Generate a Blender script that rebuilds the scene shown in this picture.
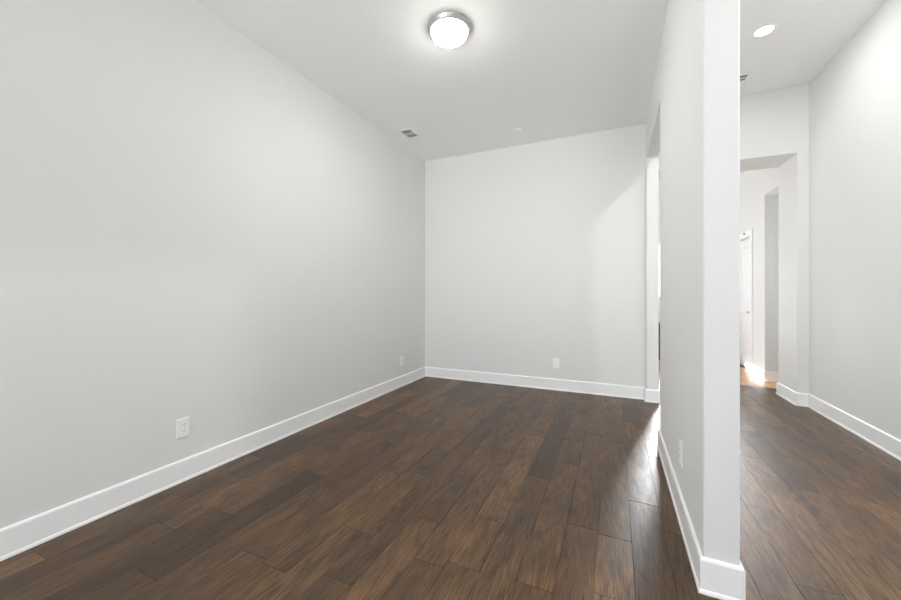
import bpy, bmesh, math, random
from mathutils import Vector

for o in list(bpy.data.objects):
    bpy.data.objects.remove(o)
SC = bpy.context.scene
COL = SC.collection

# ------------------------------------------------------------------ camera
F_PX, HORIZON, YAW, CAM_Z = 360.14, 294.27, math.radians(24.437), 1.145
cd = bpy.data.cameras.new('camera')
cd.sensor_fit = 'HORIZONTAL'
cd.sensor_width = 36.0
cd.lens = F_PX / 901 * 36.0
cd.shift_y = -(300 - HORIZON) / 901
cd.clip_start = 0.02
cam = bpy.data.objects.new('camera', cd)
cam.location = (0, 0, CAM_Z)
cam.rotation_euler = (math.pi / 2, 0, YAW)
COL.objects.link(cam)
SC.camera = cam

# ------------------------------------------------------------------ world, daylight, exposure
w = bpy.data.worlds.new('sky')
SC.world = w
w.use_nodes = True
bg = w.node_tree.nodes['Background']
bg.inputs['Color'].default_value = (0.86, 0.93, 1.0, 1)
bg.inputs['Strength'].default_value = 4.0
# pale sky above, lower half set brighter as added bounce for the ceilings
_tc = w.node_tree.nodes.new('ShaderNodeTexCoord')
_sp = w.node_tree.nodes.new('ShaderNodeSeparateXYZ')
_rp = w.node_tree.nodes.new('ShaderNodeValToRGB')
_mr = w.node_tree.nodes.new('ShaderNodeMapRange')
_mr.inputs['From Min'].default_value = -1
w.node_tree.links.new(_tc.outputs['Generated'], _sp.inputs[0])
w.node_tree.links.new(_sp.outputs['Z'], _mr.inputs['Value'])
w.node_tree.links.new(_mr.outputs['Result'], _rp.inputs['Fac'])
_rp.color_ramp.elements[0].position = 0.48
_rp.color_ramp.elements[0].color = (1.0, 0.98, 0.94, 1)
_rp.color_ramp.elements[1].position = 0.52
_rp.color_ramp.elements[1].color = (0.44, 0.48, 0.53, 1)
w.node_tree.links.new(_rp.outputs['Color'], bg.inputs['Color'])


def area(name, loc, rot, sx, sy, power, col, spread=180, shape='RECTANGLE'):
    l = bpy.data.lights.new(name, 'AREA')
    l.shape = shape
    l.size = sx
    if shape in ('RECTANGLE', 'ELLIPSE'):
        l.size_y = sy
    l.energy = power
    l.color = col
    l.spread = math.radians(spread)
    o = bpy.data.objects.new(name, l)
    o.location = loc
    o.rotation_euler = rot
    COL.objects.link(o)
    return o


PI = math.pi
DAY = (0.93, 0.965, 1.0)
# added fill from unseen windows behind the camera; daylight at the hall end
_f = area('fill_front', (-1.62, -2.60, 1.00), (0, 0, 0), 1.25, 1.7, 36, DAY, 110)
_f.rotation_euler = (Vector((-0.6, 3.0, 2.6)) - _f.location).to_track_quat('-Z', 'Y').to_euler()
area('fill_foyer', (1.12, -2.60, 1.10), (PI / 2 + 0.5, 0, 0), 0.76, 2.0, 26, DAY)  # also added fill, tilted up towards the hall ceiling
_e = area('daylight_end', (0.93, 7.80, 1.60), (0, 0, 0), 0.54, 0.94, 22, DAY, 50)
_e.rotation_euler = (Vector((0.20, 2.4, 0.3)) - _e.location).to_track_quat('-Z', 'Y').to_euler()
_s = area('daylight_side', (-1.26, 6.85, 1.40), (0, 0, 0), 1.6, 1.3, 12, DAY, 140)
_s.rotation_euler = (Vector((1.5, 6.6, 0.5)) - _s.location).to_track_quat('-Z', 'X').to_euler()
area('fill_passage', (3.34, 5.69, 1.45), (0, PI / 2, 0), 1.2, 0.45, 7, DAY)  # unseen light added to brighten the passage jamb
# low sun reaching the far room through its side window
_l = bpy.data.lights.new('sun', 'SUN')
_l.energy = 34
_l.angle = math.radians(0.6)
_l.color = (0.97, 0.98, 1.0)
_o = bpy.data.objects.new('sun', _l)
_o.location = (-6, 8, 5)
_o.rotation_euler = Vector((0.80, -0.14, -0.585)).to_track_quat('-Z', 'Y').to_euler()
COL.objects.link(_o)

SC.view_settings.view_transform = 'Standard'
SC.view_settings.look = 'None'
SC.view_settings.exposure = 0.04
SC.view_settings.gamma = 1.0
SC.view_settings.use_curve_mapping = False
SC.cycles.use_denoising = True
SC.cycles.max_bounces = 16
SC.cycles.diffuse_bounces = 10
SC.cycles.glossy_bounces = 5
SC.cycles.sample_clamp_indirect = 8.0

# ------------------------------------------------------------------ materials


def principled(name, col, rough=0.5, spec=0.5, metal=0.0):
    m = bpy.data.materials.new(name)
    m.use_nodes = True
    b = m.node_tree.nodes['Principled BSDF']
    b.inputs['Base Color'].default_value = (*col, 1)
    b.inputs['Roughness'].default_value = rough
    b.inputs['Specular IOR Level'].default_value = spec
    b.inputs['Metallic'].default_value = metal
    return m, m.node_tree.nodes, m.node_tree.links, b


def paint(name, col, rough, var=0.012, bump=0.02, scale=220):
    m, N, L, b = principled(name, col, rough, 0.35)
    tc = N.new('ShaderNodeTexCoord')
    n1 = N.new('ShaderNodeTexNoise')
    n1.inputs['Scale'].default_value = 1.7
    n1.inputs['Detail'].default_value = 2
    L.new(tc.outputs['Object'], n1.inputs['Vector'])
    mx = N.new('ShaderNodeMix')
    mx.data_type = 'RGBA'
    mx.inputs['A'].default_value = (*[c * (1 - var) for c in col], 1)
    mx.inputs['B'].default_value = (*[min(1, c * (1 + var)) for c in col], 1)
    L.new(n1.outputs['Fac'], mx.inputs['Factor'])
    L.new(mx.outputs['Result'], b.inputs['Base Color'])
    n2 = N.new('ShaderNodeTexNoise')
    n2.inputs['Scale'].default_value = scale
    L.new(tc.outputs['Object'], n2.inputs['Vector'])
    bp = N.new('ShaderNodeBump')
    bp.inputs['Strength'].default_value = bump
    bp.inputs['Distance'].default_value = 0.002
    L.new(n2.outputs['Fac'], bp.inputs['Height'])
    L.new(bp.outputs['Normal'], b.inputs['Normal'])
    return m


M_WALL = paint('wall_paint', (0.79, 0.795, 0.79), 0.75)
M_CEIL = paint('ceiling_paint', (0.915, 0.925, 0.91), 0.85)
M_TRIM = paint('trim_paint', (0.93, 0.935, 0.94), 0.35, 0.004, 0.0)
M_PLATE = paint('white_plastic', (0.95, 0.95, 0.95), 0.3, 0.003, 0.0)
M_SLOT = principled('dark_slot', (0.05, 0.05, 0.05), 0.6)[0]
M_DUCT = principled('duct_dark', (0.03, 0.03, 0.028), 0.8)[0]
M_NICKEL = principled('brushed_nickel', (0.55, 0.54, 0.52), 0.38, 0.5, 1.0)[0]
M_BRONZE = principled('dark_bronze', (0.10, 0.09, 0.085), 0.35, 0.5, 0.8)[0]
M_DARKWOOD = principled('dark_cabinet', (0.045, 0.04, 0.038), 0.45)[0]
M_GREY = principled('grey_plastic', (0.30, 0.30, 0.30), 0.5)[0]


def emitter(name, col, strength):
    m, N, L, b = principled(name, (0.9, 0.9, 0.9), 0.3)
    b.inputs['Emission Color'].default_value = (*col, 1)
    b.inputs['Emission Strength'].default_value = strength
    return m


M_DOME = emitter('lit_opal_glass', (1.0, 0.975, 0.93), 78.0)
# the bulbs sit above the bowl: its bottom glows brighter than its rim
_n, _l = M_DOME.node_tree.nodes, M_DOME.node_tree.links
_tc = _n.new('ShaderNodeTexCoord')
_sp = _n.new('ShaderNodeSeparateXYZ')
_mr = _n.new('ShaderNodeMapRange')
_mr.inputs['From Min'].default_value = -0.050
_mr.inputs['From Max'].default_value = -0.086
_mr.inputs['To Min'].default_value = 13
_mr.inputs['To Max'].default_value = 185
_l.new(_tc.outputs['Object'], _sp.inputs[0])
_l.new(_sp.outputs['Z'], _mr.inputs['Value'])
_l.new(_mr.outputs['Result'], _n['Principled BSDF'].inputs['Emission Strength'])
M_LENS = emitter('lit_lens', (1.0, 0.98, 0.95), 6.0)


def glass():
    m = bpy.data.materials.new('window_glass')
    m.use_nodes = True
    N, L = m.node_tree.nodes, m.node_tree.links
    N.remove(N['Principled BSDF'])
    t = N.new('ShaderNodeBsdfTransparent')
    g = N.new('ShaderNodeBsdfGlossy')
    g.inputs['Roughness'].default_value = 0.02
    f = N.new('ShaderNodeFresnel')
    f.inputs['IOR'].default_value = 1.45
    x = N.new('ShaderNodeMixShader')
    L.new(f.outputs[0], x.inputs[0])
    L.new(t.outputs[0], x.inputs[1])
    L.new(g.outputs[0], x.inputs[2])
    L.new(x.outputs[0], N['Material Output'].inputs['Surface'])
    return m


M_GLASS = glass()


def wood_floor():
    m, N, L, b = principled('hand_scraped_planks', (0.08, 0.05, 0.03), 0.32, 0.55)
    uv = N.new('ShaderNodeUVMap')
    uv.uv_map = 'plank'
    at = N.new('ShaderNodeAttribute')
    at.attribute_name = 'tone'

    def mapped(sx, sy):
        mp = N.new('ShaderNodeMapping')
        mp.inputs['Scale'].default_value = (sx, sy, 1)
        L.new(uv.outputs['UV'], mp.inputs['Vector'])
        return mp.outputs['Vector']

    def noise(vec, scale, detail=4, rough=0.55, dist=0.0):
        n = N.new('ShaderNodeTexNoise')
        n.inputs['Scale'].default_value = scale
        n.inputs['Detail'].default_value = detail
        n.inputs['Roughness'].default_value = rough
        n.inputs['Distortion'].default_value = dist
        L.new(vec, n.inputs['Vector'])
        return n.outputs['Fac']

    def ramp(fac, stops):
        r = N.new('ShaderNodeValToRGB')
        e = r.color_ramp.elements
        while len(e) < len(stops):
            e.new(0.5)
        for i, (p, c) in enumerate(stops):
            e[i].position = p
            e[i].color = (*c, 1) if len(c) == 3 else c
        L.new(fac, r.inputs['Fac'])
        return r.outputs['Color']

    def mix(a, bb, fac, mode='MIX'):
        x = N.new('ShaderNodeMix')
        x.data_type = 'RGBA'
        x.blend_type = mode
        for s, v in (('A', a), ('B', bb), ('Factor', fac)):
            if isinstance(v, (int, float)):
                x.inputs[s].default_value = v
            elif isinstance(v, tuple):
                x.inputs[s].default_value = (*v, 1)
            else:
                L.new(v, x.inputs[s])
        return x.outputs['Result']

    g = lambda v: (v, v, v)
    base = ramp(at.outputs['Fac'], [(0.0, (0.046, 0.0220, 0.0070)), (0.35, (0.085, 0.0405, 0.0130)),
                                    (0.7, (0.116, 0.0570, 0.0190)), (1.0, (0.170, 0.090, 0.035))])
    # slow colour drift along each board
    drift = ramp(noise(mapped(9, 3.2), 1.0, 4), [(0.3, g(0.60)), (0.7, g(1.32))])
    c = mix(base, drift, 1.0, 'MULTIPLY')
    # cathedral figure: contour lines of a slow noise stretched along the board
    nf = noise(mapped(5.5, 0.75), 1.0, 2.5, 0.45, 0.35)
    mm = N.new('ShaderNodeMath')
    mm.operation = 'MULTIPLY'
    mm.inputs[1].default_value = 95.0
    L.new(nf, mm.inputs[0])
    ms = N.new('ShaderNodeMath')
    ms.operation = 'SINE'
    L.new(mm.outputs[0], ms.inputs[0])
    mz = N.new('ShaderNodeMapRange')
    mz.inputs['From Min'].default_value = -1
    L.new(ms.outputs[0], mz.inputs['Value'])
    fig_f = mz.outputs['Result']
    fig = ramp(fig_f, [(0.0, g(0.55)), (0.4, g(1.0)), (1.0, g(1.12))])
    fmask = ramp(noise(mapped(3, 1.1), 1.0, 2), [(0.36, g(0.25)), (0.62, g(0.95))])
    c = mix(c, mix(c, fig, 1.0, 'MULTIPLY'), fmask)
    # fine pores
    por_f = noise(mapped(190, 8), 1.0, 6, 0.7, 0.3)
    por = ramp(por_f, [(0.40, g(0.36)), (0.50, g(0.95)), (0.62, g(1.45))])
    c = mix(c, por, 0.95, 'MULTIPLY')
    # knots / dark smudges
    kn = ramp(noise(mapped(7, 3.0), 1.0, 4, 0.55, 1.0), [(0.57, g(1.0)), (0.70, g(0.38))])
    c = mix(c, kn, 0.8, 'MULTIPLY')
    L.new(c, b.inputs['Base Color'])
    # sheen varies slightly
    rr = N.new('ShaderNodeMapRange')
    rr.inputs['To Min'].default_value = 0.30
    rr.inputs['To Max'].default_value = 0.48
    L.new(noise(mapped(14, 3), 1.0, 4), rr.inputs['Value'])
    L.new(rr.outputs['Result'], b.inputs['Roughness'])
    # relief: scraping + grain
    b1 = N.new('ShaderNodeBump')
    b1.inputs['Strength'].default_value = 0.35
    b1.inputs['Distance'].default_value = 0.005
    L.new(noise(mapped(22, 9.0), 1.0, 4, 0.6, 0.5), b1.inputs['Height'])
    b2 = N.new('ShaderNodeBump')
    b2.inputs['Strength'].default_value = 0.50
    b2.inputs['Distance'].default_value = 0.0030
    L.new(por_f, b2.inputs['Height'])
    L.new(b1.outputs['Normal'], b2.inputs['Normal'])
    b3 = N.new('ShaderNodeBump')
    b3.inputs['Strength'].default_value = 0.15
    b3.inputs['Distance'].default_value = 0.002
    L.new(fig_f, b3.inputs['Height'])
    L.new(b2.outputs['Normal'], b3.inputs['Normal'])
    L.new(b3.outputs['Normal'], b.inputs['Normal'])
    return m


M_FLOOR = wood_floor()

# ------------------------------------------------------------------ mesh helpers


def box(bm, x0, x1, y0, y1, z0, z1):
    vs = [bm.verts.new((x, y, z)) for z in (z0, z1) for y in (y0, y1) for x in (x0, x1)]
    for f in ((0, 2, 3, 1), (4, 5, 7, 6), (0, 1, 5, 4), (2, 6, 7, 3), (0, 4, 6, 2), (1, 3, 7, 5)):
        bm.faces.new([vs[i] for i in f])
    return vs


def prism(bm, pts, axis, a0, a1):
    """pts: polygon in the plane across 'axis' (X: (y,z), Y: (x,z), Z: (x,y))."""
    def v(p, a):
        return {'X': (a, p[0], p[1]), 'Y': (p[0], a, p[1]), 'Z': (p[0], p[1], a)}[axis]
    A = [bm.verts.new(v(p, a0)) for p in pts]
    B = [bm.verts.new(v(p, a1)) for p in pts]
    bm.faces.new(A)
    bm.faces.new(B[::-1])
    n = len(pts)
    for i in range(n):
        bm.faces.new((A[i], B[i], B[(i + 1) % n], A[(i + 1) % n]))
    bmesh.ops.recalc_face_normals(bm, faces=bm.faces)


def lathe(bm, prof, seg=64, axis='Z'):
    rings = []
    for r, z in prof:
        if r < 1e-6:
            rings.append([bm.verts.new((0, 0, z))])
        else:
            rings.append([bm.verts.new((r * math.cos(2 * PI * k / seg), r * math.sin(2 * PI * k / seg), z)) for k in range(seg)])
    for a, b in zip(rings, rings[1:]):
        for k in range(seg):
            k2 = (k + 1) % seg
            if len(a) == 1:
                bm.faces.new((a[0], b[k], b[k2]))
            elif len(b) == 1:
                bm.faces.new((a[k], a[k2], b[0]))
            else:
                bm.faces.new((a[k], a[k2], b[k2], b[k]))
    bmesh.ops.recalc_face_normals(bm, faces=bm.faces)


def obj(name, bm, mat, parent=None, bevel=0.0, smooth=False, seg=2):
    me = bpy.data.meshes.new(name)
    bm.to_mesh(me)
    bm.free()
    if smooth:
        for p in me.polygons:
            p.use_smooth = True
    me.materials.append(mat)
    o = bpy.data.objects.new(name, me)
    COL.objects.link(o)
    o.parent = parent
    if bevel:
        md = o.modifiers.new('bevel', 'BEVEL')
        md.width = bevel
        md.segments = seg
        md.limit_method = 'ANGLE'
    return o


def struct(name, bm, mat, parent=None, bevel=0.0, smooth=False):
    o = obj(name, bm, mat, parent, bevel, smooth)
    if parent is None:
        o['kind'] = 'structure'
    return o


def thing(name, label, cat, loc, rz=0.0, group=None):
    o = bpy.data.objects.new(name, None)
    o.empty_display_size = 0.1
    COL.objects.link(o)
    o.location = loc
    o.rotation_euler = (0, 0, rz)
    o['label'] = label
    o['category'] = cat
    if group:
        o['group'] = group
    return o


def dup(root, loc, rz, label):
    r = root.copy()
    COL.objects.link(r)
    r.location = loc
    r.rotation_euler = (0, 0, rz)
    r['label'] = label
    for ch in list(root.children):
        c = ch.copy()
        COL.objects.link(c)
        c.parent = r
        for g in list(ch.children):
            d = g.copy()
            COL.objects.link(d)
            d.parent = c
    return r


# ------------------------------------------------------------------ room numbers
WL = -2.412          # left wall face
YB = 4.445           # back wall face
PX0, PX1 = 0.313, 0.428   # partition faces
YE = 1.668           # partition end
YO = 3.107           # near jamb of the opening in the partition
YJ = 4.367           # far jamb
XH = 1.810           # right wall of hall
HR, HH, HD = 3.004, 3.294, 3.004
YF = -2.50           # front wall behind the camera
YP0, YP1 = 4.852, 5.320    # thick portal at the end of the hall
XPJ = 1.715
YS = 6.05            # far side of the side opening
YEND = 7.66
T = 0.12

# ------------------------------------------------------------------ floor of separate boards
random.seed(11)
PW = 0.1445
bm = bmesh.new()
uvl = bm.loops.layers.uv.new('plank')
tone = bm.verts.layers.float.new('tone')


def plank(x0, x1, y0, y1, t):
    ox, oy = random.uniform(0, 40), random.uniform(0, 40)
    g, d = 0.0013, 0.0018
    lo = [(x0, y0), (x1, y0), (x1, y1), (x0, y1)]
    hi = [(x0 + g, y0 + g), (x1 - g, y0 + g), (x1 - g, y1 - g), (x0 + g, y1 - g)]
    L0 = [bm.verts.new((x, y, -d)) for x, y in lo]
    L1 = [bm.verts.new((x, y, 0)) for x, y in hi]
    fs = [bm.faces.new(L1)]
    for i in range(4):
        fs.append(bm.faces.new((L0[i], L0[(i + 1) % 4], L1[(i + 1) % 4], L1[i])))
    for v in L0 + L1:
        v[tone] = t
    for f in fs:
        for lp in f.loops:
            lp[uvl].uv = (lp.vert.co.x - x0 + ox, lp.vert.co.y - y0 + oy)


x_seam = -0.071
k0 = math.floor((WL - 0.05 - x_seam) / PW)
k1 = math.ceil((3.25 - x_seam) / PW)
fixed = {  # boards that stand out: row -> (start, end, tone)
    -4: [(1.75, 2.95, 0.86)],
    -3: [(2.28, 3.75, 0.10)],
    -2: [(1.42, 2.55, 0.62)],
    0: [(1.86, 3.2, 0.60)],
    -6: [(0.85, 1.62, 0.72), (1.62, 2.1, 0.30)],
    -5: [(0.70, 1.36, 0.34), (1.36, 2.35, 0.66)],
}
for k in range(k0, k1):
    xa, xb = x_seam + k * PW, x_seam + (k + 1) * PW
    spans = []
    fx = sorted(fixed.get(k, []))
    y = YF - random.uniform(0.1, 1.0)
    i = 0
    while y < YEND + 0.3:
        if i < len(fx) and y >= fx[i][0] - 1e-6:
            spans.append((y, fx[i][1], fx[i][2]))
            y = fx[i][1]
            i += 1
            continue
        ln = random.choice((0.42, 0.55, 0.7, 0.9, 1.1, 1.3)) * random.uniform(0.9, 1.1)
        y1 = y + ln
        if i < len(fx) and y1 > fx[i][0] - 0.25:
            y1 = fx[i][0]
        spans.append((y, y1, min(1, max(0, random.gauss(0.50, 0.21)))))
        y = y1
    for a, b_, t in spans:
        plank(xa, xb, a, b_, t)
struct('floor', bm, M_FLOOR)
bm = bmesh.new()
box(bm, WL - 0.2, 3.4, YF - 0.3, YEND + 0.4, -0.06, -0.0019)
struct('floor_underlay', bm, M_DUCT)

# ------------------------------------------------------------------ walls
bm = bmesh.new()
box(bm, WL - T, WL, YF - T, YP1, -0.05, 3.4)
struct('wall_left', bm, M_WALL)
bm = bmesh.new()
box(bm, WL, PX1, YB, YP1, -0.05, 3.4)
struct('wall_back', bm, M_WALL, bevel=0.004)
bm = bmesh.new()
prism(bm, [(YE, -0.05), (YO, -0.05), (YO, 2.60), (YJ, 2.60), (YJ, -0.05), (YB, -0.05), (YB, 3.4), (YF, 3.4), (YF, 2.90), (YE, 2.90)], 'X', PX0, PX1)
struct('wall_partition', bm, M_WALL, bevel=0.006)
bm = bmesh.new()
box(bm, XH, XH + T, YF - T, YP0, -0.05, 3.4)
struct('wall_right', bm, M_WALL)
bm = bmesh.new()
prism(bm, [(XH + T, -0.05), (XPJ, -0.05), (XPJ, 2.60), (PX1, 2.60), (PX1, 3.4), (XH + T, 3.4)], 'Y', YP0, YP1)
struct('wall_portal', bm, M_WALL, bevel=0.006)
DY0, DY1, DZ = 6.57, 7.36, 2.00
bm = bmesh.new()
prism(bm, [(YP1, 2.45), (YS, 2.45), (YS, -0.05), (DY0, -0.05), (DY0, DZ), (DY1, DZ), (DY1, -0.05), (YEND + T, -0.05), (YEND + T, 3.2), (YP1, 3.2)], 'X', XH, XH + T)
struct('wall_hall_far', bm, M_WALL, bevel=0.006)
bm = bmesh.new()
box(bm, XH + T, 3.3, YS, YS + T, -0.05, 2.8)
struct('wall_side_passage_far', bm, M_WALL)
bm = bmesh.new()
box(bm, XH + T, 3.3, YP1 - T, YP1, -0.05, 2.8)
struct('wall_side_passage_near', bm, M_WALL)
# niche behind the hall door so that nothing leaks through
bm = bmesh.new()
box(bm, XH + T, XH + T + 0.05, DY0 - 0.1, DY1 + 0.1, -0.05, DZ + 0.1)
struct('wall_behind_door', bm, M_WALL)


def wall_with_hole(name, axis, a0, a1, u0, u1, z0, z1, hu0, hu1, hz0, hz1):
    b = bmesh.new()
    for (p0, p1, q0, q1) in ((u0, hu0, z0, z1), (hu1, u1, z0, z1), (hu0, hu1, z0, hz0), (hu0, hu1, hz1, z1)):
        if p1 - p0 < 1e-4:
            continue
        if axis == 'Y':
            box(b, p0, p1, a0, a1, q0, q1)
        else:
            box(b, a0, a1, p0, p1, q0, q1)
    return struct(name, b, M_WALL)


wall_with_hole('wall_front', 'Y', YF - T, YF, WL, 0.37, -0.05, 3.4, -2.27, -0.97, 0.12, 2.30)
wall_with_hole('wall_front_foyer', 'Y', YF - T, YF, 0.37, XH, -0.05, 3.4, 0.72, 1.52, 0.06, 2.30)
wall_with_hole('wall_end', 'Y', YEND, YEND + T, -1.1, XH, -0.05, 3.2, 0.62, 1.24, 1.08, 2.10)
wall_with_hole('wall_side_passage_end', 'X', 3.2, 3.3, YP1, YS, -0.05, 2.8, 5.42, 5.95, 0.80, 2.10)
wall_with_hole('wall_far_room_left', 'X', -1.1 - T, -1.1, YP1, YEND + T, -0.05, 3.2, 6.1, 7.6, 0.45, 2.35)


def window(name, axis, a, u0, u1, z0, z1, bars_u=(), bars_z=()):
    b = bmesh.new()
    f, d = 0.035, 0.03

    def bx(p0, p1, q0, q1):
        if axis == 'Y':
            box(b, p0, p1, a - d, a + d, q0, q1)
        else:
            box(b, a - d, a + d, p0, p1, q0, q1)
    bx(u0, u0 + f, z0, z1)
    bx(u1 - f, u1, z0, z1)
    bx(u0 + f, u1 - f, z0, z0 + f)
    bx(u0 + f, u1 - f, z1 - f, z1)
    for u in bars_u:
        bx(u - .012, u + .012, z0 + f, z1 - f)
    for z in bars_z:
        bx(u0 + f, u1 - f, z - .012, z + .012)
    o = struct(name, b, M_TRIM, bevel=0.004)
    b = bmesh.new()
    if axis == 'Y':
        box(b, u0 + f, u1 - f, a - .003, a + .003, z0 + f, z1 - f)
    else:
        box(b, a - .003, a + .003, u0 + f, u1 - f, z0 + f, z1 - f)
    obj('pane', b, M_GLASS, o)
    return o


window('fill_window_front', 'Y', YF - 0.06, -2.27, -0.97, 0.12, 2.30, bars_u=(-1.62,))  # unseen window, added to carry the room fill
window('fill_window_foyer', 'Y', YF - 0.06, 0.72, 1.52, 0.06, 2.30)  # unseen too, added for the foyer fill
window('window_3', 'Y', YEND + 0.06, 0.62, 1.24, 1.08, 2.10, bars_z=(1.56,))
window('window_4', 'X', -1.16, 6.1, 7.6, 0.45, 2.35, bars_u=(6.85,))
window('fill_window_passage', 'X', 3.25, 5.42, 5.95, 0.80, 2.10)  # added out of view to go with the passage fill

# ------------------------------------------------------------------ ceilings
bm = bmesh.new()
box(bm, WL, PX0, YF, YB, HR, HR + 0.1)
struct('ceiling', bm, M_CEIL)
bm = bmesh.new()
box(bm, PX1, XH, YF, YP0, HH, HH + 0.1)
struct('ceiling_hall', bm, M_CEIL)
bm = bmesh.new()
box(bm, -1.1, XH, YP1, YEND, HD, HD + 0.1)
struct('ceiling_far_room', bm, M_CEIL)
bm = bmesh.new()
box(bm, XH + T, 3.2, YP1, YS, 2.65, 2.75)
struct('ceiling_side_passage', bm, M_CEIL)

# ------------------------------------------------------------------ baseboards (mitred sweep, room on the left of travel)
PROF = [(0.0, 0.0), (0.019, 0.0), (0.019, 0.006), (0.0165, 0.013), (0.0125, 0.016), (0.0125, 0.122),
        (0.0105, 0.128), (0.006, 0.132), (0.0, 0.133)]


def sweep(name, path, closed=False, mat=None):
    P = [Vector(p) for p in path]
    n = len(P)
    b = bmesh.new()
    rows = []
    for i in range(n):
        def nrm(a, c):
            d = (c - a).normalized()
            return Vector((-d.y, d.x))
        prv = P[i - 1] if (i > 0 or closed) else None
        nxt = P[(i + 1) % n] if (i < n - 1 or closed) else None
        n1 = nrm(prv, P[i]) if prv is not None else None
        n2 = nrm(P[i], nxt) if nxt is not None else None
        if n1 is None:
            mv = n2
        elif n2 is None:
            mv = n1
        else:
            s = (n1 + n2)
            mv = s / max(1e-6, (1 + n1.dot(n2)))
        rows.append([b.verts.new((P[i].x + mv.x * t, P[i].y + mv.y * t, z)) for t, z in PROF])
    m_ = len(PROF)
    for i in range(n if closed else n - 1):
        A, B = rows[i], rows[(i + 1) % n]
        for j in range(m_ - 1):
            b.faces.new((A[j], B[j], B[j + 1], A[j + 1]))
    if not closed:
        b.faces.new(rows[0])
        b.faces.new(rows[-1][::-1])
    bmesh.ops.recalc_face_normals(b, faces=b.faces)
    return struct(name, b, M_TRIM)


sweep('baseboard_left', [(WL, YB), (WL, YF)])
sweep('baseboard_back', [(PX1, YJ), (PX0, YJ), (PX0, YB), (WL, YB)])
sweep('baseboard_partition', [(PX1, YO), (PX1, YE), (PX0, YE), (PX0, YO)], closed=True)
sweep('baseboard_right', [(XH, YF), (XH, YP0), (XPJ, YP0), (XPJ, YP1), (3.2, YP1)])
sweep('baseboard_side_passage', [(3.2, YS), (XH, YS), (XH, DY0 - 0.085)])
sweep('baseboard_hall_left', [(PX1, YP1), (PX1, YJ)])
sweep('baseboard_end', [(XH, YEND), (-1.1, YEND)])

# ------------------------------------------------------------------ hall door
cas = bmesh.new()
cw = 0.085
prism(cas, [(DY0 - cw, 0.0), (DY0, 0.0), (DY0, DZ), (DY1, DZ), (DY1, 0.0), (DY1 + cw, 0.0), (DY1 + cw, DZ + cw), (DY0 - cw, DZ + cw)], 'X', XH - 0.018, XH)
struct('trim_1', cas, M_TRIM, bevel=0.005)
bm = bmesh.new()
dx0, dx1 = XH + 0.055, XH + 0.09
ya, yb, za, zb = DY0 + 0.004, DY1 - 0.004, 0.012, DZ - 0.004
st, rl = 0.11, 0.13
box(bm, dx0, dx1, ya, ya + st, za, zb)
box(bm, dx0, dx1, yb - st, yb, za, zb)
for z0, z1 in ((za, za + 0.2), (0.86, 0.99), (zb - rl, zb)):
    box(bm, dx0, dx1, ya + st, yb - st, z0, z1)
box(bm, dx0 + 0.012, dx1, ya + st, yb - st, za + 0.2, zb - rl)
for z0, z1 in ((za + 0.25, 0.81), (1.04, zb - rl - 0.05)):
    box(bm, dx0 + 0.004, dx0 + 0.012, ya + st + .05, yb - st - .05, z0, z1)
door = struct('door_1', bm, M_TRIM, bevel=0.004)
h = bmesh.new()
lathe(h, [(0, 0), (0.03, 0), (0.03, 0.008), (0.011, 0.010), (0.011, 0.05), (0, 0.05)], 24)
for v in h.verts:
    v.co = Vector((-v.co.z, v.co.x, v.co.y))
box(h, -0.058, -0.044, -0.012, 0.115, -0.009, 0.009)
hd = obj('door_handle', h, M_BRONZE, door, bevel=0.003)
hd.location = (dx0, ya + 0.065, 0.88)

s = bmesh.new()
lathe(s, [(0, 0), (0.016, 0), (0.014, 0.014), (0, 0.016)], 24)
for v in s.verts:
    v.co = Vector((-v.co.z, v.co.x, v.co.y))
snr = obj('door_sensor', s, M_GREY, None, smooth=True)
snr.location = (XH - 0.018, 6.78, 2.055)
snr['label'] = 'tiny grey sensor button on the white casing above the hall door'
snr['category'] = 'sensor'

# ------------------------------------------------------------------ flush ceiling light
fl = thing('flush_ceiling_light', 'lit round flush ceiling light with white glass dome and nickel rim', 'ceiling light', (-1.047, 2.285, HR))
bm = bmesh.new()
lathe(bm, [(0, 0), (0.152, 0), (0.154, -0.003), (0.1535, -0.008), (0.149, -0.014), (0.141, -0.028), (0.136, -0.033), (0.131, -0.032), (0.128, -0.028), (0, -0.026)], 96)
obj('rim', bm, M_NICKEL, fl, smooth=True)
bm = bmesh.new()
pr = [(0.1265, -0.027)]
for i in range(0, 15):
    a = i / 14 * PI / 2
    pr.append((0.1275 * math.cos(a), -0.034 - 0.058 * math.sin(a)))
pr[-1] = (0, -0.092)
lathe(bm, pr, 96)
obj('glass_dome', bm, M_DOME, fl, smooth=True)

# ------------------------------------------------------------------ recessed downlights in the hall ceiling


def downlight(y, label, power, col):
    t = thing('recessed_downlight', label, 'ceiling light', (1.113, y, HH), group='recessed downlights in the hall ceiling')
    b = bmesh.new()
    lathe(b, [(0.084, 0.0), (0.084, -0.003), (0.079, -0.006), (0.064, -0.006), (0.060, -0.002), (0.060, 0.0)], 64)
    obj('trim_ring', b, M_PLATE, t, smooth=True)
    b = bmesh.new()
    lathe(b, [(0, -0.004), (0.052, -0.004), (0.061, -0.001)], 64)
    obj('lens', b, M_LENS, t, smooth=True)
    area('downlight_beam', (1.113, y, HH - 0.012), (0, 0, 0), 0.13, 0.13, power, col, 180, 'DISK')


downlight(3.73, 'lit round recessed downlight in the hall ceiling beyond the partition', 8, (1.0, 0.975, 0.94))
downlight(1.63, 'round recessed downlight in the foyer ceiling beside the partition end', 36, (0.95, 0.975, 1.0))

# ------------------------------------------------------------------ ceiling registers


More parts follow.
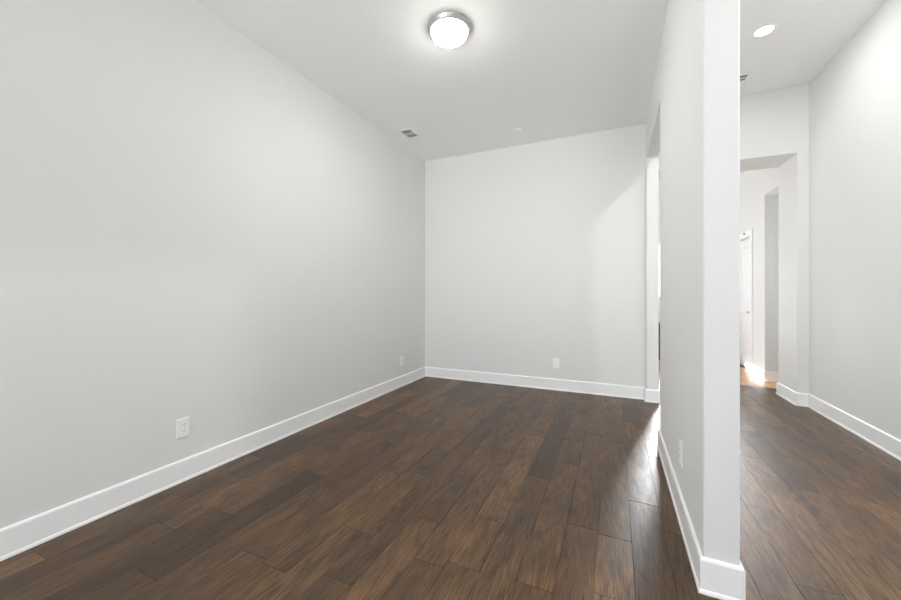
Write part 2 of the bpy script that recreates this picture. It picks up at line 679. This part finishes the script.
def register(name, label, x0, x1, y0, y1, z, n, duct):
    cx, cy = (x0 + x1) / 2, (y0 + y1) / 2
    hx, hy = (x1 - x0) / 2, (y1 - y0) / 2
    t = thing(name, label, 'vent', (cx, cy, z), group='ceiling air registers')
    f = 0.015
    b = bmesh.new()
    for r in ((-hx, hx, -hy, -hy + f), (-hx, hx, hy - f, hy), (-hx, -hx + f, -hy + f, hy - f), (hx - f, hx, -hy + f, hy - f)):
        box(b, *r, -0.008, 0)
    obj('frame', b, M_PLATE, t, bevel=0.002)
    b = bmesh.new()
    box(b, -hx + f, hx - f, -hy + f, hy - f, -0.0015, 0)
    obj('duct_opening', b, duct, t)
    b = bmesh.new()
    box(b, -hx + f, hx - f, -0.005, 0.005, -0.008, -0.0015)
    obj('divider', b, M_PLATE, t)
    for i in range(n):
        u = -hx + f + (2 * hx - 2 * f) * (i + 0.5) / n
        for s0, s1 in ((-hy + f, -0.005), (0.005, hy - f)):
            b = bmesh.new()
            prism(b, [(u - 0.0025, -0.0085), (u - 0.0013, -0.0085), (u + 0.0025, -0.0015), (u + 0.0013, -0.0015)], 'Y', s0, s1)
            obj('louver', b, M_PLATE, t)
    return t


register('ceiling_vent', 'small white louvered air register in the ceiling near the back left corner', -2.232, -2.073, 3.480, 3.700, HR, 4, M_DUCT)
register('ceiling_vent', 'small white air register in the hall ceiling, half hidden behind the partition', 0.94, 1.205, 4.38, 4.52, HH, 12, M_GREY)

cp = bmesh.new()
lathe(cp, [(0, -0.007), (0.036, -0.006), (0.042, -0.002), (0.043, 0)], 48)
cap = obj('sprinkler_cover', cp, M_PLATE, None, smooth=True)
d_ = 1.859 * F_PX / (HORIZON - 129.8)
cap.location = (-0.988, 4.02, HR)
cap['label'] = 'flat round white cover plate on the ceiling close to the back wall'
cap['category'] = 'sprinkler cover'

# ------------------------------------------------------------------ outlets (face looks along local +X)
ol = thing('wall_outlet', 'white duplex outlet low on the left wall, nearest the camera', 'outlet', (WL, 1.332, 0.325), 0, 'white wall outlets')
bm = bmesh.new()
box(bm, 0.0, 0.0065, -0.0365, 0.0365, -0.060, 0.060)
obj('face_plate', bm, M_PLATE, ol, bevel=0.003)
for sz in (-1, 1):
    bm = bmesh.new()
    zc = sz * 0.0195
    pts = []
    for k in range(24):
        a = 2 * PI * k / 24
        pts.append((max(-0.0165, min(0.0165, 0.0185 * math.cos(a))), zc + max(-0.0135, min(0.0135, 0.0165 * math.sin(a)))))
    prism(bm, pts, 'X', 0.006, 0.0085)
    r = obj('receptacle', bm, M_PLATE, ol)
    for sy in (-1, 1):
        bm = bmesh.new()
        box(bm, 0.0084, 0.0088, sy * 0.0063 - 0.001, sy * 0.0063 + 0.001, zc - 0.001, zc + 0.0075)
        obj('slot', bm, M_SLOT, r)
bm = bmesh.new()
lathe(bm, [(0, 0.0012), (0.0025, 0.001), (0.003, 0)], 16)
for v in bm.verts:
    v.co = Vector((0.0065 + v.co.z, v.co.x, v.co.y))
obj('screw', bm, M_PLATE, ol, smooth=True)
for loc, rz, lab in (((WL, 3.826, 0.315), 0, 'white duplex outlet low on the left wall close to the back corner'),
                     ((-0.631, YB, 0.322), -PI / 2, 'white duplex outlet low on the back wall'),
                     ((PX0, 2.159, 0.335), PI, 'white duplex outlet on the side of the partition wall, seen nearly edge-on')):
    dup(ol, loc, rz, lab)

# ------------------------------------------------------------------ low dark cabinet under the end window
lc = thing('low_cabinet', 'low dark cabinet below the bright window at the far end of the hall', 'cabinet', (0.93, 7.43, 0))
bm = bmesh.new()
box(bm, -0.36, 0.36, -0.19, 0.19, 0.06, 0.60)
box(bm, -0.33, 0.33, -0.16, 0.17, 0.0, 0.06)
obj('body', bm, M_DARKWOOD, lc, bevel=0.003)
bm = bmesh.new()
box(bm, -0.38, 0.38, -0.21, 0.19, 0.60, 0.63)
obj('top', bm, M_DARKWOOD, lc, bevel=0.003)
for sx in (-1, 1):
    bm = bmesh.new()
    x0, x1 = sorted((sx * 0.005, sx * 0.35))
    box(bm, x0, x1, -0.205, -0.19, 0.08, 0.585)
    dr = obj('door', bm, M_DARKWOOD, lc, bevel=0.003)
    bm = bmesh.new()
    box(bm, sx * 0.04 - 0.006, sx * 0.04 + 0.006, -0.225, -0.205, 0.36, 0.48)
    obj('handle', bm, M_BRONZE, dr, bevel=0.002)
